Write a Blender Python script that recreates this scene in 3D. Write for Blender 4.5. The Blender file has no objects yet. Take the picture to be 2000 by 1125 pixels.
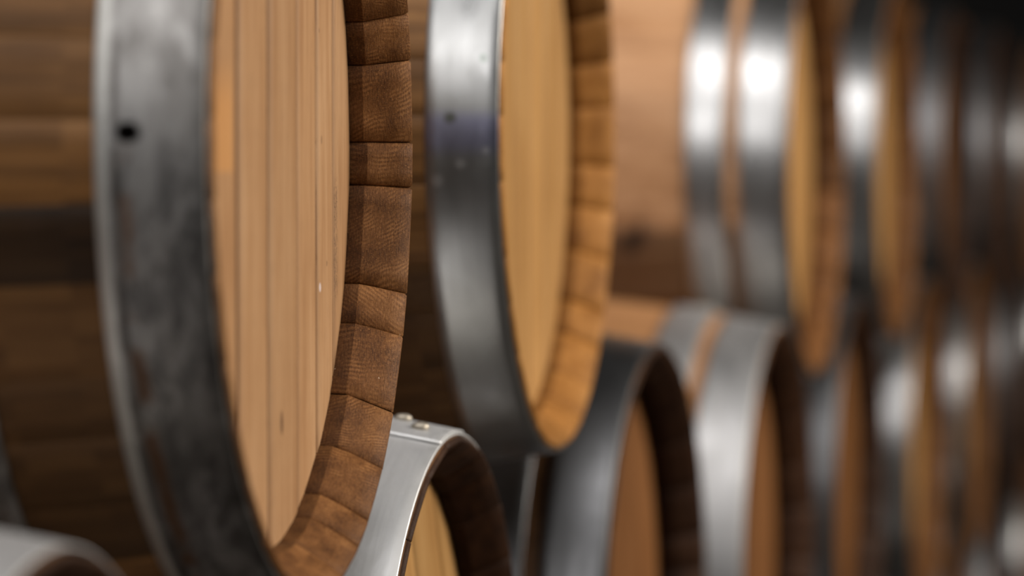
import bpy, math, random
from mathutils import Vector
S = bpy.context.scene
COL = S.collection
PI = math.pi
R_ = math.radians

# ---------------------------------------------------------------- camera
FPX = 6600.0            # focal length in pixels of the 2000 px wide frame
HZ = 317.0              # row of the horizon
CAMZ = 1.345
cd = bpy.data.cameras.new('camera'); cam = bpy.data.objects.new('camera', cd); COL.objects.link(cam)
cd.sensor_width = 36; cd.lens = FPX / 2000 * 36
cam.location = (0, 0, CAMZ)
cam.rotation_euler = (PI/2 - math.atan((562.5 - HZ) / FPX), 0, 0)
cd.dof.use_dof = True; cd.dof.focus_distance = 2.40
cd.dof.aperture_fstop = (cd.lens/1000) / 0.037
cd.clip_start = 0.05
S.camera = cam

# ---------------------------------------------------------------- light
S.view_settings.view_transform = 'Standard'; S.view_settings.look = 'None'
S.view_settings.gamma = 1; S.view_settings.exposure = 0.0
w = bpy.data.worlds.new('world'); S.world = w; w.use_nodes = True
w.node_tree.nodes['Background'].inputs[0].default_value = (1.0, 0.86, 0.72, 1)
w.node_tree.nodes['Background'].inputs[1].default_value = 0.008

def area(name, loc, target, sx, sy, power, color):
    l = bpy.data.lights.new(name, 'AREA'); l.shape = 'RECTANGLE'; l.size = sx; l.size_y = sy
    l.energy = power; l.color = color
    o = bpy.data.objects.new(name, l); COL.objects.link(o); o.location = loc
    d = Vector(target) - Vector(loc)
    o.rotation_euler = d.to_track_quat('-Z', 'Y').to_euler()
    return o
# unseen area lights assumed from the hoop highlights: one behind the camera, one overhead
area('assumed_window_light', (-1.6, -3.0, CAMZ + 3.0), (0.3, 3.8, CAMZ), 6.0, 2.4, 160, (1.0, 0.98, 0.97))
area('side_fill_light', (4.8, 3.4, CAMZ + 1.9), (0, 3.0, CAMZ - .1), 3.6, 1.6, 320, (1.0, 0.94, 0.85))  # unseen fill added on the right to light the heads
area('assumed_skylight', (-0.6, 1.75, CAMZ + 3.4), (0.1, 3.6, CAMZ), 4.5, 1.8, 120, (1.0, 0.98, 0.97))

# ---------------------------------------------------------------- node helpers
def newmat(name):
    m = bpy.data.materials.new(name); m.use_nodes = True
    nt = m.node_tree
    return m, nt, nt.nodes['Principled BSDF']
class G:
    def __init__(s, nt): s.nt = nt; s.n = nt.nodes; s.l = nt.links
    def node(s, t, **kw):
        n = s.n.new(t)
        for k, v in kw.items():
            if k.startswith('i_'):
                k = k[2:]; n.inputs[int(k) if k.isdigit() else k].default_value = v
            else: setattr(n, k, v)
        return n
    def link(s, a, b): s.l.new(a, b)
    def math(s, op, a, b=None, c=None, clamp=False):
        n = s.n.new('ShaderNodeMath'); n.operation = op; n.use_clamp = clamp
        for i, x in enumerate((a, b, c)):
            if x is None: continue
            if isinstance(x, (int, float)): n.inputs[i].default_value = x
            else: s.l.new(x, n.inputs[i])
        return n.outputs[0]
    def noise(s, vec, scale, detail=3, rough=.5, dist=0):
        n = s.n.new('ShaderNodeTexNoise'); n.inputs['Scale'].default_value = scale
        n.inputs['Detail'].default_value = detail; n.inputs['Roughness'].default_value = rough
        n.inputs['Distortion'].default_value = dist
        if vec is not None: s.l.new(vec, n.inputs['Vector'])
        return n.outputs['Fac']
    def comb(s, x, y, z=0.0):
        n = s.n.new('ShaderNodeCombineXYZ')
        for i, v in enumerate((x, y, z)):
            if isinstance(v, (int, float)): n.inputs[i].default_value = v
            else: s.l.new(v, n.inputs[i])
        return n.outputs[0]
    def sep(s, v):
        n = s.n.new('ShaderNodeSeparateXYZ'); s.l.new(v, n.inputs[0]); return n.outputs
    def ramp(s, fac, stops):
        n = s.n.new('ShaderNodeValToRGB'); e = n.color_ramp.elements
        while len(e) < len(stops): e.new(.5)
        for el, (p, c) in zip(e, stops):
            el.position = p; el.color = (c if len(c) == 4 else (*c, 1)) if not isinstance(c, (int, float)) else (c, c, c, 1)
        s.l.new(fac, n.inputs[0]); return n.outputs[0]
    def mix(s, fac, a, b, mode='MIX'):
        n = s.n.new('ShaderNodeMix'); n.data_type = 'RGBA'; n.blend_type = mode
        for sock, x in ((n.inputs[0], fac), (n.inputs[6], a), (n.inputs[7], b)):
            if isinstance(x, (int, float)): sock.default_value = x
            elif isinstance(x, tuple): sock.default_value = (*x, 1) if len(x) == 3 else x
            else: s.l.new(x, sock)
        return n.outputs[2]
    def smooth(s, v, a, b):
        n = s.n.new('ShaderNodeMapRange'); n.interpolation_type = 'SMOOTHSTEP'
        s.l.new(v, n.inputs[0]); n.inputs[1].default_value = a; n.inputs[2].default_value = b
        return n.outputs[0]
    def uv(s):
        n = s.n.new('ShaderNodeUVMap'); n.uv_map = 'UVMap'; return n.outputs[0]
    def attr(s, name='tone'):
        n = s.n.new('ShaderNodeAttribute'); n.attribute_name = name; return n
    def bump(s, bsdf, h, strength, dist):
        n = s.n.new('ShaderNodeBump'); n.inputs['Strength'].default_value = strength; n.inputs['Distance'].default_value = dist
        s.l.new(h, n.inputs['Height']); s.l.new(n.outputs[0], bsdf.inputs['Normal'])

def spot(g, X, Y, cx, cy, rx, ry, soft=.6):
    "mask 1 inside an ellipse of its own place on the surface"
    a = g.math('DIVIDE', g.math('SUBTRACT', X, cx), rx); b = g.math('DIVIDE', g.math('SUBTRACT', Y, cy), ry)
    d = g.math('SQRT', g.math('ADD', g.math('MULTIPLY', a, a), g.math('MULTIPLY', b, b)))
    wob = g.noise(g.comb(X, Y), 120, 2)
    d = g.math('ADD', d, g.math('MULTIPLY', g.math('SUBTRACT', wob, .5), .8))
    return g.smooth(d, 1.0 + soft/2, 1.0 - soft/2)

# long grained oak: UV u = across the grain, v = along the grain (metres)
def oak(name, dark, mid, light, rough=.55, grain=1.0, marks=None, fine=False, spec=.22):
    m, nt, b = newmat(name); g = G(nt)
    u, v, _ = g.sep(g.uv()); at = g.attr(); tn, ra, rb = g.sep(at.outputs['Vector'])
    uo = g.math('ADD', u, g.math('MULTIPLY', ra, 3.7)); vo = g.math('ADD', v, g.math('MULTIPLY', rb, 5.1))
    n1 = g.noise(g.comb(g.math('MULTIPLY', uo, 60), g.math('MULTIPLY', vo, 3.0)), 1, 4, .6, .4)
    n2 = g.noise(g.comb(g.math('MULTIPLY', uo, 420), g.math('MULTIPLY', vo, 9.0)), 1, 3, .6)
    n3 = g.noise(g.comb(g.math('MULTIPLY', uo, 9), g.math('MULTIPLY', vo, 5)), 1, 3, .55)
    f = g.math('ADD', g.math('MULTIPLY', n1, .5), g.math('ADD', g.math('MULTIPLY', n2, .25), g.math('MULTIPLY', n3, .35)))
    c = g.ramp(f, [(.38, dark), (.53, mid), (.70, light)])
    # pores: short dark dashes along the grain
    n4 = g.noise(g.comb(g.math('MULTIPLY', uo, 1500), g.math('MULTIPLY', vo, 60)), 1, 2, .5)
    pores = g.smooth(n4, .60, .72)
    c = g.mix(g.math('MULTIPLY', pores, .35 * grain), c, tuple(x*.45 for x in dark))
    # tone of each stave or board
    k = g.math('ADD', .0, tn)
    c = g.mix(1.0, c, g.comb(k, k, k), 'MULTIPLY')
    if marks: c = marks(g, c, u, v)
    nt.links.new(c, b.inputs['Base Color'])
    b.inputs['Roughness'].default_value = rough
    b.inputs['Specular IOR Level'].default_value = spec
    h = g.math('ADD', g.math('MULTIPLY', n2, .6), g.math('MULTIPLY', pores, -.6))
    g.bump(b, h, .35 * grain, .0006)
    return m

# sawn end grain of the staves: UV u = round the rim, v = across the bevel (metres)
def endgrain(name, dark, mid, light):
    m, nt, b = newmat(name); g = G(nt)
    u, v, _ = g.sep(g.uv()); at = g.attr(); tn, ra, rb = g.sep(at.outputs['Vector'])
    uo = g.math('ADD', u, g.math('MULTIPLY', ra, 2.3)); vo = g.math('ADD', v, g.math('MULTIPLY', rb, 1.9))
    ang = g.math('MULTIPLY', g.math('SUBTRACT', ra, .5), 1.5)
    q = g.math('ADD', g.math('MULTIPLY', u, g.math('COSINE', ang)), g.math('MULTIPLY', v, g.math('SINE', ang)))
    wob = g.noise(g.comb(g.math('MULTIPLY', uo, 22), g.math('MULTIPLY', vo, 22)), 1, 2)
    q = g.math('ADD', q, g.math('MULTIPLY', wob, .018))
    per = g.math('ADD', 1500, g.math('MULTIPLY', rb, 1300))
    rings = g.math('SINE', g.math('MULTIPLY', q, per))
    fadeN = g.noise(g.comb(g.math('MULTIPLY', uo, 60), g.math('MULTIPLY', vo, 60)), 1, 2)
    rings = g.math('MULTIPLY', rings, g.smooth(fadeN, .42, .66))
    tick = g.noise(g.comb(g.math('MULTIPLY', uo, 1500), g.math('MULTIPLY', vo, 500)), 1, 2, .6)
    vo_ = g.node('ShaderNodeTexVoronoi'); vo_.inputs['Scale'].default_value = 1
    g.link(g.comb(g.math('MULTIPLY', uo, 1100), g.math('MULTIPLY', vo, 700)), vo_.inputs['Vector'])
    por = g.smooth(vo_.outputs['Distance'], .30, .12)
    n3 = g.noise(g.comb(g.math('MULTIPLY', uo, 30), g.math('MULTIPLY', vo, 30)), 1, 4, .6)
    n4 = g.noise(g.comb(g.math('MULTIPLY', uo, 250), g.math('MULTIPLY', vo, 900)), 1, 2, .6)
    f = g.math('ADD', g.math('MULTIPLY', n3, .65), g.math('ADD', g.math('MULTIPLY', rings, .075), g.math('MULTIPLY', n4, .35)))
    c = g.ramp(f, [(.34, dark), (.50, mid), (.68, light)])
    c = g.mix(g.math('MULTIPLY', por, .45), c, tuple(x*.5 for x in dark))
    c = g.mix(g.math('MULTIPLY', g.smooth(tick, .56, .70), .45), c, tuple(x*1.5 for x in light))
    k = g.math('ADD', .0, tn)
    c = g.mix(1.0, c, g.comb(k, k, k), 'MULTIPLY')
    # pale chips and dust
    n5 = g.noise(g.comb(g.math('MULTIPLY', uo, 260), g.math('MULTIPLY', vo, 330)), 1, 1)
    c = g.mix(g.smooth(n5, .80, .86), c, (.55, .40, .27))
    nt.links.new(c, b.inputs['Base Color']); b.inputs['Roughness'].default_value = .6
    b.inputs['Specular IOR Level'].default_value = .12
    h = g.math('ADD', g.math('MULTIPLY', rings, .12), g.math('ADD', n4, g.math('MULTIPLY', por, -.7)))
    g.bump(b, h, .5, .0006)
    return m

# hoop steel: UV u = round the hoop, v = across the hoop (metres)
def steel(name, base, rough, patch=0.0, patchcol=(.05, .05, .05), streak=.3, metallic=1.0, marks=None, tint=None):
    m, nt, b = newmat(name); g = G(nt)
    u, v, _ = g.sep(g.uv())
    info = g.node('ShaderNodeObjectInfo')
    uo = g.math('ADD', u, g.math('MULTIPLY', info.outputs['Random'], 7.0))
    if marks: uo = u
    n1 = g.noise(g.comb(g.math('MULTIPLY', uo, 14), g.math('MULTIPLY', v, 30)), 1, 5, .62, .5)
    n2 = g.noise(g.comb(g.math('MULTIPLY', uo, 7), g.math('MULTIPLY', v, 240)), 1, 3, .6)
    c = g.mix(g.math('MULTIPLY', g.smooth(n1, .42, .66), patch), base, patchcol)
    c = g.mix(g.math('MULTIPLY', g.smooth(n2, .45, .7), streak * .5), c, tuple(x*.55 for x in base))
    r = g.math('ADD', rough, g.math('MULTIPLY', g.math('SUBTRACT', n1, .5), .35), clamp=True)
    if marks:
        c, r = marks(g, c, r, u, v)
    nt.links.new(c, b.inputs['Base Color']); nt.links.new(r, b.inputs['Roughness'])
    b.inputs['Metallic'].default_value = metallic
    g.bump(b, g.math('ADD', g.math('MULTIPLY', n1, .6), g.math('MULTIPLY', n2, .4)), .25, .0008)
    return m

def flat(name, col, rough=.7, metallic=0.0, nscale=6, var=.35):
    m, nt, b = newmat(name); g = G(nt)
    tc = g.node('ShaderNodeTexCoord')
    n = g.noise(tc.outputs['Object'], nscale, 5, .6)
    c = g.mix(n, tuple(x*(1-var) for x in col), tuple(min(1, x*(1+var)) for x in col))
    nt.links.new(c, b.inputs['Base Color']); b.inputs['Roughness'].default_value = rough
    b.inputs['Metallic'].default_value = metallic
    return m

# ---- marks that belong to one barrel
def head_marks(g, c, u, v):
    # orange light reflection painted on one board, small dark ticks, a pale fleck, a torn strip near the far edge
    o = g.math('MULTIPLY', g.math('MULTIPLY', g.smooth(u, -.128, -.114), g.smooth(u, -.074, -.082)),
               g.math('MULTIPLY', g.smooth(v, -.024, -.018), g.smooth(v, .055, .015)))
    c = g.mix(g.math('MULTIPLY', o, .5), c, (.72, .32, .085))
    for (su, wd, k) in ((-.0686, .0042, .85), (.0119, .0024, .6), (.0956, .0026, .75), (.155, .0016, .6), (-.1345, .0022, .5), (.2057, .0008, .4)):
        wv = g.math('MULTIPLY', g.math('SUBTRACT', g.noise(g.comb(g.math('MULTIPLY', v, 9), su*50), 1, 3), .5), .003)
        dl = g.math('ABSOLUTE', g.math('ADD', g.math('SUBTRACT', u, su), wv))
        c = g.mix(g.math('MULTIPLY', g.smooth(dl, wd, wd*.25), k), c, (.14, .055, .018))
    n = g.noise(g.comb(g.math('MULTIPLY', u, 330), g.math('MULTIPLY', v, 120)), 1, 4, .7, 1.5)
    band = g.math('MULTIPLY', g.math('MULTIPLY', g.smooth(u, .208, .213), g.smooth(u, .226, .219)),
                  g.math('MULTIPLY', g.smooth(v, -.12, -.10), g.smooth(v, -.022, -.034)))
    line = g.smooth(g.math('ABSOLUTE', g.math('SUBTRACT', n, .5)), .045, .012)
    c = g.mix(g.math('MULTIPLY', g.math('MULTIPLY', line, band), .85), c, (.05, .022, .01))
    for (px, py, rx, ry) in ((.182, .125, .0012, .0035), (.172, -.0, .0012, .003), (.188, -.085, .0013, .002), (.165, .075, .0009, .0016), (.05, -.185, .004, .008)):
        c = g.mix(g.math('MULTIPLY', spot(g, u, v, px, py, rx, ry), .7), c, (.08, .035, .015))
    c = g.mix(spot(g, u, v, .166, -.101, .0030, .0032), c, (.74, .60, .56))
    return c
def knot_marks(g, c, u, v):
    c = g.mix(g.math('MULTIPLY', spot(g, u, v, KNOT[0], KNOT[1], .030, .028, 1.4), .5), c, (.10, .05, .03))
    return g.mix(g.math('MULTIPLY', spot(g, u, v, KNOT[0], KNOT[1], .014, .016, .8), .9), c, (.012, .008, .006))
KNOT = (-.913, .271)
def worn_marks(g, c, r, u, v):
    # nail hole with rust run below, dark patches low down, darker towards the bottom.  u=0 on the far side, grows upward; near side is u = pi*r
    U0 = PI * .296
    z = g.math('SUBTRACT', U0, u)          # height above the barrel axis on the near side
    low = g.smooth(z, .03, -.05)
    n = g.noise(g.comb(g.math('MULTIPLY', u, 22), g.math('MULTIPLY', v, 60)), 1, 4, .6, .8)
    n9 = g.noise(g.comb(g.math('MULTIPLY', u, 40), g.math('MULTIPLY', v, 90)), 1, 5, .7, 1.2)
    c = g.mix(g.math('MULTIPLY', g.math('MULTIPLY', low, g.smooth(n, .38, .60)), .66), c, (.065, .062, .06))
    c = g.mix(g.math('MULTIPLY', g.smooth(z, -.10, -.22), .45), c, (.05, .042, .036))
    c = g.mix(g.math('MULTIPLY', g.smooth(n9, .52, .72), .45), c, (.10, .09, .08))
    c = g.mix(g.math('MULTIPLY', g.smooth(n9, .46, .30), .35), c, (.62, .60, .57))
    nn = g.noise(g.comb(g.math('MULTIPLY', u, 18), g.math('MULTIPLY', v, 8)), 1, 3)
    pat = g.noise(g.comb(g.math('MULTIPLY', u, 24), 3.3), 1, 3, .6)
    dv = g.math('ABSOLUTE', g.math('ADD', g.math('SUBTRACT', v, .0165), g.math('MULTIPLY', g.math('SUBTRACT', nn, .5), .010)))
    run = g.math('MULTIPLY', g.math('MULTIPLY', g.smooth(dv, .0065, .0005), g.smooth(z, .0, -.02)), g.smooth(pat, .40, .55))
    c = g.mix(g.math('MULTIPLY', run, .75), c, (.17, .075, .028))
    # dark crease beside the rubbed back edge, and the rubbed edge, painted paler for the light it catches
    dc = g.math('ABSOLUTE', g.math('SUBTRACT', v, .0105))
    c = g.mix(g.math('MULTIPLY', g.math('MULTIPLY', g.smooth(dc, .003, .0005), g.smooth(pat, .60, .42)), .7), c, (.07, .055, .045))
    c = g.mix(g.math('MULTIPLY', g.smooth(v, .0085, .006), .65), c, (.66, .65, .61))
    hole = spot(g, z, v, .001, .018, .0055, .0072, .5)
    c = g.mix(hole, c, (.006, .004, .003))
    r = g.math('MAXIMUM', r, g.math('MULTIPLY', run, .8)); r = g.math('MAXIMUM', r, g.math('MULTIPLY', hole, .95))
    return c, r
def dent_reflection_marks(g, c, r, u, v):
    U0 = PI * .296
    z = g.math('SUBTRACT', U0, u)
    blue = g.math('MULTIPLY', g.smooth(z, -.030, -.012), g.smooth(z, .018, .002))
    c = g.mix(g.math('MULTIPLY', blue, .45), c, (.30, .30, .60))  # bluish band of a reflection painted across the hoop
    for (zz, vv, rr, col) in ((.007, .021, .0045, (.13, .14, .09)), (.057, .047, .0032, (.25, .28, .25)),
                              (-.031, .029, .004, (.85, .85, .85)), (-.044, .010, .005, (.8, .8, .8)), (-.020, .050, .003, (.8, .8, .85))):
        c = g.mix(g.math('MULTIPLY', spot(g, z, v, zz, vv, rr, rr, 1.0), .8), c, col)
    return c, r

M = {
 'head_fine': oak('pale_head_oak', (.33, .155, .060), (.46, .245, .110), (.56, .325, .165), .55, 1.0, head_marks),
 'head': oak('golden_head_oak', (.36, .17, .048), (.50, .26, .085), (.60, .34, .13), .5, .7),
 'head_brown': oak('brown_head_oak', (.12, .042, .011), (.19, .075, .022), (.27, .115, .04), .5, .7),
 'stave_dark': oak('aged_stave_oak', (.075, .033, .009), (.19, .085, .025), (.32, .155, .05), .5, .8),
 'stave_knot': oak('knotted_stave_oak', (.30, .14, .060), (.46, .24, .115), (.55, .31, .165), .5, .6, knot_marks),
 'stave': oak('brown_stave_oak', (.20, .085, .030), (.34, .16, .065), (.45, .23, .10), .5, .7),
 'chime_dark': endgrain('dark_end_grain', (.062, .023, .007), (.165, .067, .020), (.31, .14, .048)),
 'chime_gold': endgrain('golden_end_grain', (.17, .065, .014), (.36, .155, .035), (.48, .23, .07)),
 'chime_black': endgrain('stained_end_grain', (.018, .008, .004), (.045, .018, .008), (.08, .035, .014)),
 'steel_worn': steel('worn_hoop_steel', (.42, .405, .39), .50, .45, (.16, .145, .13), .4, 1.0, worn_marks),
 'steel_dented': steel('dented_hoop_steel', (.46, .46, .455), .33, .15, (.38, .38, .36), .3, 1.0, dent_reflection_marks),
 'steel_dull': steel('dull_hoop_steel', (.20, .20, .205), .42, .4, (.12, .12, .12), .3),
 'steel': steel('hoop_steel', (.44, .435, .43), .33, .25, (.38, .37, .36), .3),
 'zinc': steel('zinc_coated_hoop', (.72, .715, .71), .55, .3, (.50, .49, .48), .25, .95),
 'zinc_grey': steel('weathered_zinc_hoop', (.50, .49, .485), .55, .3, (.40, .39, .38), .25, 1.0),
 'iron': flat('rivet_iron', (.42, .37, .30), .5, .8, 60),
 'bung': flat('silicone_bung', (.5, .45, .38), .6),
 'concrete': flat('dark_concrete', (.03, .026, .022), .8, 0, 3),
 'plaster': flat('dark_wall_plaster', (.012, .011, .010), .9, 0, 2),
 'ceil': flat('black_ceiling', (.005, .005, .0045), .9, 0, 2),
 'darkwood': flat('wedge_wood', (.16, .09, .045), .7, 0, 20),
}

# ---------------------------------------------------------------- mesh helpers
def link(name, verts, faces, mats, uvs=None, mi=None, tone=None, smooth=True):
    me = bpy.data.meshes.new(name); me.from_pydata(verts, [], faces); me.update()
    for m in mats: me.materials.append(m)
    if mi: me.polygons.foreach_set('material_index', mi)
    if uvs:
        ul = me.uv_layers.new(name='UVMap'); flatl = []
        for f in uvs:
            for p in f: flatl += p
        ul.data.foreach_set('uv', flatl)
    if tone:
        a = me.attributes.new('tone', 'FLOAT_VECTOR', 'FACE'); fl = []
        for t in tone: fl += t
        a.data.foreach_set('vector', fl)
    me.polygons.foreach_set('use_smooth', [smooth]*len(faces))
    return me
def put(name, me, parent=None, loc=(0,0,0), rot=(0,0,0)):
    o = bpy.data.objects.new(name, me); COL.objects.link(o); o.parent = parent
    o.location = loc; o.rotation_euler = rot
    return o

RB, RH, HL = .335, .290, .475       # bilge radius, head radius, half length
def rad(x):                          # outer radius at local x
    return RB - (RB - RH) * (abs(x) / HL) ** 2

def staves(seed, cuts=None, tones=None, stave='stave', end='chime_dark', toneR=(.75, 1.15), etones=None):
    """one mesh of all staves.  Local X is the axis; angle 0 = +Y (far side), pi/2 = up."""
    rn = random.Random(seed)
    if cuts is None:
        cuts = []; a = rn.uniform(0, .2); 
        a0 = a
        while a < a0 + 2*PI - .12:
            cuts.append(a); a += rn.uniform(.13, .29)
        tones = None
    n = len(cuts)
    # closed profile of the staves, (x, r, normal x, normal r, kind); kind 0 outside, 1 end grain
    prof = []
    NX = 24
    for i in range(NX + 1):
        x = -HL + .003 + (2*HL - .006) * i / NX
        prof.append((x, rad(x), 0, 1, 0))
    H = HL
    right = [(H - .0004, RH - .0012, .7, .7, 1), (H, RH - .0028, 1, .2, 1), (H - .0004, RH - .0042, .8, -.4, 1),
             (H - .010, RH - .0112, .5, -.85, 1), (H - .020, RH - .0182, .5, -.85, 1), (H - .0300, RH - .0240, .4, -.9, 1),
             (H - .0305, RH - .0243, .2, -1, 1), (H - .0430, RH - .0249, 0, -1, 1), (H - .060, RH - .0245, 0, -1, 1)]
    prof += right
    prof += [(-p[0], p[1], -p[2], p[3], p[4]) for p in reversed(right)]
    L = len(prof)
    vlen = [0]
    for i in range(1, L + 1):
        a, b = prof[i-1], prof[i % L]; vlen.append(vlen[-1] + math.hypot(a[0]-b[0], a[1]-b[1]))
    V, F, U, MI, T = [], [], [], [], []
    for k in range(n):
        a0 = cuts[k]; a1 = cuts[(k+1) % n] + (2*PI if k == n-1 else 0)
        da = a1 - a0; seg = max(3, int(da / .045))
        e = .0014 / RH
        angs = [a0, a0 + e] + [a0 + e + (da - 2*e) * j / seg for j in range(1, seg)] + [a1 - e, a1]
        tn = tones[k] if tones and tones[k] else rn.uniform(*toneR)
        ra, rb = rn.random(), rn.random()
        te = etones[k] if etones and etones[k] else .55 + .5*tn
        gd = rn.uniform(.0012, .0034); how = rn.uniform(-.0018, .0018); pr = rn.uniform(-.0007, .0005)
        base = len(V)
        for j, a in enumerate(angs):
            edge = j in (0, len(angs) - 1)
            ch = 1 - .45 * (1 - math.cos(a - (a0 + a1)/2)) if 0 else 1
            mid = (a0 + a1)/2; hw = da/2
            # slightly flattened stave
            ch = 1 + .5 * (math.cos(hw) / math.cos(a - mid) - 1)
            for p in prof:
                x, r = p[0], p[1]
                if p[4] == 1 and HL - .035 < abs(x) < HL - .029: x += how * (1 if x > 0 else -1)
                r = r * ch + pr
                if edge: x -= p[2] * gd; r -= p[3] * gd * (.35 if p[4] == 0 else 1)
                V.append((x, r * math.cos(a), r * math.sin(a)))
        for j in range(len(angs) - 1):
            for i in range(L):
                i2 = (i + 1) % L
                q = (base + j*L + i, base + j*L + i2, base + (j+1)*L + i2, base + (j+1)*L + i)
                F.append(q)
                kd = 1 if prof[i][4] or prof[i2][4] else 0
                if abs(prof[i][0] - prof[i2][0]) > .2: kd = 0
                R = prof[i][1]; 
                v0 = prof[i][0] if kd == 0 else vlen[i]; v1 = prof[i2][0] if kd == 0 else vlen[i+1]
                U.append(((angs[j]*R, v0), (angs[j]*R, v1), (angs[j+1]*R, v1), (angs[j+1]*R, v0)))
                MI.append(kd)
                T.append((tn if kd == 0 else te * (.62 if HL - .07 < abs(prof[i][0]) < HL - .0302 and prof[i][3] < -.95 else 1.0), ra, rb))  # strip beside the head darkened, its shade put into the tone
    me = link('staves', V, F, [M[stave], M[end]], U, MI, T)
    return me

def head_mesh(seed, cuts=None, mat='head', toneR=(.9, 1.08)):
    """round head of boards; disc in the YZ plane facing +X at x=0, boards run along Z."""
    rn = random.Random(seed)
    R = RH - .0244
    if cuts is None:
        cuts = []; y = -R + rn.uniform(.06, .09)
        while y < R - .05: cuts.append(y); y += rn.uniform(.055, .10)
    ed = [-R] + list(cuts) + [R]
    V, F, U, T = [], [], [], []
    for k in range(len(ed) - 1):
        y0, y1 = ed[k], ed[k+1]
        tn = rn.uniform(*toneR); ra, rb = rn.random(), rn.random(); dx = rn.uniform(-.0004, .0004)
        e = .0011
        ys = [y0, y0 + e] + [y0 + e + (y1-y0-2*e)*j/4 for j in range(1, 4)] + [y1 - e, y1]
        NZ = 20
        base = len(V)
        for j, y in enumerate(ys):
            hz = math.sqrt(max(R*R - y*y, 0)); 
            x = dx - (.0045 if j in (0, len(ys)-1) else 0)
            for i in range(NZ + 1):
                V.append((x, y, -hz + 2*hz*i/NZ))
        for j in range(len(ys) - 1):
            for i in range(NZ):
                q = (base + j*(NZ+1)+i, base + (j+1)*(NZ+1)+i, base + (j+1)*(NZ+1)+i+1, base + j*(NZ+1)+i+1)
                F.append(q); U.append([(V[a][1], V[a][2]) for a in q]); T.append((tn, ra, rb))
        # back of the board, a real thickness
        b2 = len(V)
        for j in (0, len(ys)-1):
            y = ys[j]; hz = math.sqrt(max(R*R - y*y, 0))
            for i in range(NZ + 1): V.append((-.022, y, -hz + 2*hz*i/NZ))
        for i in range(NZ):
            q = (b2 + i, b2 + i + 1, b2 + NZ + 1 + i + 1, b2 + NZ + 1 + i)
            F.append(q); U.append([(V[a][1], V[a][2]) for a in q]); T.append((tn, ra, rb))
            for s, j in ((0, 0), (1, len(ys)-1)):
                a = base + j*(NZ+1) + i; c = b2 + s*(NZ+1) + i
                q = (a, a+1, c+1, c) if s == 0 else (a, c, c+1, a+1)
                F.append(q); U.append([(V[t][1], V[t][2]) for t in q]); T.append((tn, ra, rb))
    return link('head', V, F, [M[mat]], U, None, T)

def hoop_mesh(x0, x1, mat, lap=0.0, thick=.0018, bead=0.0):
    """closed steel band between x0 < x1 (local X), with a riveted lap centred on angle lap"""
    def prof_at(off):
        pts = []
        n = 6
        xs = [x0 + (x1-x0)*i/n for i in range(n+1)]
        outer = []
        for i, x in enumerate(xs):
            r = rad(x) + .0006 + off + thick
            if bead and i == 0: r += bead
            if bead and i == 1: r += bead*.15
            outer.append((x, r))
        outer = [(x0 - 0, outer[0][1] - thick*.4)] + [(x0 + .0007, outer[0][1])] + outer[1:-1] + [(x1 - .0007, outer[-1][1])] + [(x1, outer[-1][1] - thick*.4)]
        inner = [(x1, rad(x1) + .0006 + off), (x0, rad(x0) + .0006 + off)]
        return outer + inner
    V, F, U = [], [], []
    def band(a0, a1, off, N, closed):
        P = prof_at(off); L = len(P); base = len(V)
        cnt = N if closed else N + 1
        for j in range(cnt):
            a = a0 + (a1-a0)*j/N
            for (x, r) in P: V.append((x, r*math.cos(a), r*math.sin(a)))
        rm = rad((x0+x1)/2)
        for j in range(N):
            j2 = (j+1) % cnt
            b0, b1 = a0 + (a1-a0)*j/N, a0 + (a1-a0)*(j+1)/N
            for i in range(L):
                i2 = (i+1) % L
                F.append((base+j*L+i, base+j2*L+i, base+j2*L+i2, base+j*L+i2))
                va, vb = x1 - P[i][0], x1 - P[i2][0]
                va, vb = (x1-x0) - va, (x1-x0) - vb
                U.append(((b0*rm, va), (b1*rm, va), (b1*rm, vb), (b0*rm, vb)))
        if not closed:
            F.append(tuple(base + i for i in range(L))); U.append([(a0*rm, 0)]*L)
            F.append(tuple(base + N*L + i for i in reversed(range(L)))); U.append([(a1*rm, 0)]*L)
    band(0, 2*PI, 0, 120, True)
    band(lap - .16, lap + .16, thick + .0003, 14, False)
    me = link('hoop', V, F, [M[mat]], U)
    # fix outward normals
    return me

def dome_mesh(r, h):
    V, F = [], []; N = 14
    rings = [(r*1.0, 0), (r, h*.35), (r*.82, h*.75), (r*.45, h)]
    for (rr, z) in rings:
        for i in range(N): V.append((rr*math.cos(2*PI*i/N), rr*math.sin(2*PI*i/N), z))
    for k in range(3):
        for i in range(N): F.append((k*N+i, k*N+(i+1)%N, (k+1)*N+(i+1)%N, (k+1)*N+i))
    F.append(tuple(3*N+i for i in range(N))); F.append(tuple(reversed(range(N))))
    return link('rivet', V, F, [M['iron']])
RIVET = dome_mesh(.0072, .0048)
def bung_mesh():
    V, F = [], []; N = 20
    rings = [(.022, -.006), (.026, .002), (.030, .004), (.030, .010), (.026, .013), (.010, .014)]
    for (rr, z) in rings:
        for i in range(N): V.append((rr*math.cos(2*PI*i/N), rr*math.sin(2*PI*i/N), z))
    for k in range(len(rings)-1):
        for i in range(N): F.append((k*N+i, k*N+(i+1)%N, (k+1)*N+(i+1)%N, (k+1)*N+i))
    F.append(tuple((len(rings)-1)*N+i for i in range(N))); F.append(tuple(reversed(range(N))))
    return link('bung', V, F, [M['bung']])
BUNG = bung_mesh()

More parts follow.
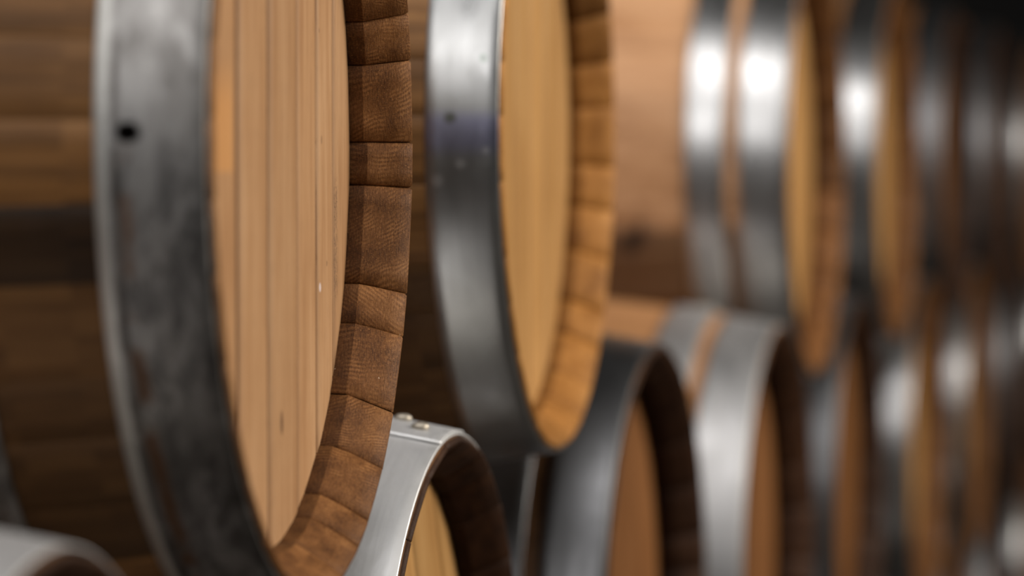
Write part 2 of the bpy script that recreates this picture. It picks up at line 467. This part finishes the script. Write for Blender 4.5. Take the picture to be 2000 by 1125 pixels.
# hoop layouts measured from the head end: (distance from end, width)
WIDE = ((.0035, .0600), (.131, .048), (.245, .040))
CLOSE = ((.0035, .0640), (.084, .052), (.300, .045))
def barrel_parts(name, staves_me, head_me, layout, hoopmat, lap, roll=0.0, bead=0.0, headroll=0.0, recess=.0415, innermat=None):
    root = bpy.data.objects.new(name, None); COL.objects.link(root)
    root.empty_display_size = .2
    put('staves', staves_me, root, (0, 0, RB), (roll, 0, 0))
    put('head', head_me, root, (HL - recess, 0, RB), (headroll, 0, 0))
    put('head', head_me, root, (-HL + .0415, 0, RB), (headroll, 0, PI))
    for k, (d, wd) in enumerate(layout):
        a, b = HL - d - wd, HL - d
        for s in (1, -1):
            x0, x1 = (a, b) if s == 1 else (-b, -a)
            lp = lap + (.9*k) + (0 if s == 1 else 2.0)
            hm = hoop_mesh(x0, x1, innermat if innermat and k else hoopmat, lp, bead=bead if (k == 0 and s == 1) else 0)
            h = put('hoop', hm, root, (0, 0, RB))
            for q in (-.055, .055):
                xm = (x0+x1)/2 + q*.18; an = lp + q*.9
                rr = rad(xm) + .0006 + .0018*2 + .0002
                rv = put('rivet', RIVET, h, (xm, rr*math.cos(an), rr*math.sin(an)), (0, 0, 0))
                n = Vector((0, math.cos(an), math.sin(an)))
                rv.rotation_euler = n.to_track_quat('Z', 'X').to_euler()
    an = PI/2 + roll
    rv = put('bung', BUNG, root, (0, RB*math.cos(an)*.999, RB + RB*math.sin(an)*.999), (an - PI/2, 0, 0))
    return root
def dup(root):
    r = root.copy(); COL.objects.link(r)
    for ch in list(root.children):
        c = ch.copy(); COL.objects.link(c); c.parent = r
        for gch in list(ch.children):
            d = gch.copy(); COL.objects.link(d); d.parent = c
    return r
def place(root, xc, t, zc, yaw, label, group, roll=None, scale=1.0, headroll=None):
    """xc, t: centre of the front head rim right of / ahead of the camera; zc below the camera"""
    ps = R_(yaw); ax = Vector((math.cos(ps), -math.sin(ps), 0))
    c = Vector((xc, t, CAMZ - zc)) - ax * HL * scale
    root.location = (c.x, c.y, c.z - RB*scale); root.rotation_euler = (0, 0, -ps); root.scale = (scale,)*3
    root['label'] = label; root['category'] = 'barrel'; root['group'] = group
    if roll is not None:
        for ch in root.children:
            if ch.name.split('.')[0] == 'staves': ch.rotation_euler.x = roll
    if headroll is not None:
        for ch in root.children:
            if ch.name.split('.')[0] == 'head': ch.rotation_euler.x = headroll
    return root

# ---------------------------------------------------------------- staves of the near barrel, as in the photograph
D = R_
far = [-70.4, -63.5, -51.9, -41.4, -28.9, -22.3, -6.7, -0.1, 11.6, 18.4]
near = [180-10.3, 180-1.7, 180+7.4, 180+15.8, 180+26.7, 180+34.5, 180+44.1]   # seams on the near side
angs = [D(a) for a in far]
a = D(18.4)
while a < D(180-10.3) - D(16): a += D(12.6); angs.append(a)
angs += [D(x) for x in near]
for x in (235, 246, 255, 267, 279): angs.append(D(x))
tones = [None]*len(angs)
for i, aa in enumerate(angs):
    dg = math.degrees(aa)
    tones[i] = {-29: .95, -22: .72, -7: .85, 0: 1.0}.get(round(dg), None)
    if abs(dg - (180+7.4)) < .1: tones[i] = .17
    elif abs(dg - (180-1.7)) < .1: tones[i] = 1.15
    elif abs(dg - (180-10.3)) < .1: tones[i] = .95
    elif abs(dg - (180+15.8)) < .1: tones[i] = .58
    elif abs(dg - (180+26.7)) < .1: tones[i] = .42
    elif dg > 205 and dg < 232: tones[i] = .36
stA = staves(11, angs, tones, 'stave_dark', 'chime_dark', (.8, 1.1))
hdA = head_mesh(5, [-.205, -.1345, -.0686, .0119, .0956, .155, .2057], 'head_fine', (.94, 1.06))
cb = [D(a) for a in (-175, -166, -155, -143, -133, -121, -110, -99, -87, -76, -64, -55, -43, -33, -24, -12, -3, 7, 16, 27, 39, 52, 66, 79, 91, 104, 117, 129, 141, 152, 161, 172)]
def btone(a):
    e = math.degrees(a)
    return .5 if -176 < e < -100 else (1.1 if e > 90 else None)  # underside shade put into the tone of the lower near-side staves
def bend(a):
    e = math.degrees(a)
    return .42 if 5 < e < 80 else (.72 if -4 < e <= 5 else None)  # shade inside the upper rim put into its end-grain tone
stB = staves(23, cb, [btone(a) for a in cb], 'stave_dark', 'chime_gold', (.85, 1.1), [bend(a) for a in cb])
# barrel with the knot: pale staves above, darker brown ones below its middle
cc = [D(a) for a in (-172, -164, -152, -141, -128, -116, -104, -92, -80, -68, -55, -44, -33, -21, -8, 3, 15, 28, 41, 53, 66, 79, 91, 104, 117, 129, 141, 152, 163, 174)]
def ctone(a):
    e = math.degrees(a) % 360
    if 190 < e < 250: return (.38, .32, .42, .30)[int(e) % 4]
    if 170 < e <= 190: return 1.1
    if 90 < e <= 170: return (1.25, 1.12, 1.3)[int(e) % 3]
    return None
stC = staves(31, cc, [ctone(a) for a in cc], 'stave_knot', 'chime_dark', (.8, 1.05), [bend(a + .15) and .65 for a in cc])  # upper rim end grain toned down for the shade there
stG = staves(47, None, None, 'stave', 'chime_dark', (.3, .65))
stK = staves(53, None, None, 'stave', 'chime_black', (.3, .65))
hd1 = head_mesh(61, None, 'head', (.84, 1.0))
hd2 = head_mesh(67, None, 'head_brown')
stL = staves(59, None, None, 'stave', 'chime_black', (.95, 1.15))

g1 = 'barrels in the near stack'
g2 = 'barrels in the far stack'
A = place(barrel_parts('wine_barrel', stA, hdA, WIDE, 'steel_worn', D(100), 0, .0022), -.1176, 2.1442, -.0151, 9.26,
    'large nearest barrel at left, in sharp focus, worn grey hoop with a black hole', g1)
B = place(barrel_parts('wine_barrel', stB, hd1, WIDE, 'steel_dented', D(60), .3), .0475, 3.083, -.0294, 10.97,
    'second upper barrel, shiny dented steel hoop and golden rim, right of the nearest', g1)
C_ = place(barrel_parts('wine_barrel', stC, hd1, CLOSE, 'steel', D(40), 0, recess=.047), .4267, 4.69, .003, 12.9,
    'upper row barrel with a black knot in its pale staves and two bright hoops', g2)
# lower row
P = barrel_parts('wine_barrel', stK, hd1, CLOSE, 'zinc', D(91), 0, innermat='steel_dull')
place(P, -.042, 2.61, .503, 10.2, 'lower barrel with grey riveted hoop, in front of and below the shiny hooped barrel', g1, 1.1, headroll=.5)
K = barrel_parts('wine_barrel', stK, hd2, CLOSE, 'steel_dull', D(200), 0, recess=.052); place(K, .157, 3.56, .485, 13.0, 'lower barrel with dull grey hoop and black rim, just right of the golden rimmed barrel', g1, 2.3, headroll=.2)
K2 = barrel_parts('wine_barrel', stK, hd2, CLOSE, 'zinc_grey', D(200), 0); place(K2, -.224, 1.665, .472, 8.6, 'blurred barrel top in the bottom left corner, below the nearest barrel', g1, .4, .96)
Cl = barrel_parts('wine_barrel', stL, hd2, CLOSE, 'zinc_grey', D(30), 0, recess=.05)
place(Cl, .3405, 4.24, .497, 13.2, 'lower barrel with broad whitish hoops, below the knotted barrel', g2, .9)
def row(t): return .2379*t - .689
PG = barrel_parts('wine_barrel', stG, hd1, CLOSE, 'steel', D(15), 0, recess=.0435)
PD = None
names_up = ['upper row barrel just right of the knotted one, with a single bright blurred hoop highlight',
            'upper row barrel with dull grey hoops, third in line from the knotted one',
            'upper row barrel with faint pinkish hoop glint, fourth in line from the knotted one',
            'upper row barrel at the right edge with a bright oval hoop glint',
            'far dark upper row barrel cut by the right edge of the picture',
            'farthest upper row barrel, beyond the right edge glint']
first = True
for k in range(1, 7):
    t = 4.69 + .9*k
    if k == 2: PD = barrel_parts('wine_barrel', stK, hd2, CLOSE, 'steel_dull', D(15), 0); o = PD
    else: o = PG if first else dup(PD if k in (3, 5, 6) else PG)
    first = False
    place(o, row(t), t, .003, 13.2, names_up[k-1], g2, .7*k, headroll=.3*k)
names_mid = ['second lower barrel of the far stack, grey hoop, right of the whitish hoop',
             'middle row barrel with tall white hoop glint at lower right',
             'middle row barrel with short pinkish hoop glint, right of the tall white glint',
             'dark middle row barrel near the right edge',
             'far middle row barrel, glint cut by right edge',
             'farthest middle row barrel of the far stack']
for k in range(1, 7):
    t = 4.24 + .9*k
    o = dup(PD if k in (1, 4, 6) else PG); place(o, row(t), t, .500, 13.2, names_mid[k-1], g2, 1.3*k, headroll=.4*k)
names_low = ['bottom row barrel under the knotted barrel', 'second bottom row barrel of the far stack',
             'third bottom row barrel of the far stack', 'bottom row barrel with grey hoop at the lower right edge',
             'bottom row barrel with pinkish glint in the bottom right corner', 'farthest bottom row barrel']
for k in range(0, 6):
    t = 4.69 + .9*k
    o = dup(PD if k % 2 else PG); place(o, row(t), t, 1.0, 13.2, names_low[k], g2, 2.1*k + .4, headroll=.4*k)
for (x, t, nm, yw) in ((-.285, 1.19, 'bottom row barrel of the near stack, nearest the camera', 8.6),
                       (-.1176, 2.13, 'bottom row barrel of the near stack, under the nearest upper barrel', 9.3),
                       (.0475, 3.08, 'bottom row barrel of the near stack, under the golden rimmed barrel', 11)):
    o = dup(PG); place(o, x, t, 1.0, yw, nm, g1, x*9)

# ---------------------------------------------------------------- room
def box_mesh(name, x0, x1, y0, y1, z0, z1, mat):
    V = [(x, y, z) for x in (x0, x1) for y in (y0, y1) for z in (z0, z1)]
    F = [(0,1,3,2), (4,6,7,5), (0,4,5,1), (2,3,7,6), (0,2,6,4), (1,5,7,3)]
    return link(name, V, F, [mat], smooth=False)
def struct(name, me):
    o = put(name, me); o['kind'] = 'structure'; return o
struct('floor', box_mesh('floor', -6, 8, -6, 14, -.1, 0.0, M['concrete']))
struct('wall_back', box_mesh('wall_back', -6, 8, 14, 14.2, 0, 6.0, M['plaster']))
struct('wall_left', box_mesh('wall_left', -6.2, -6, -6, 14, 0, 6.0, M['plaster']))
struct('ceiling', box_mesh('ceiling', -6, 8, -6, 14, 6.0, 6.1, M['ceil']))
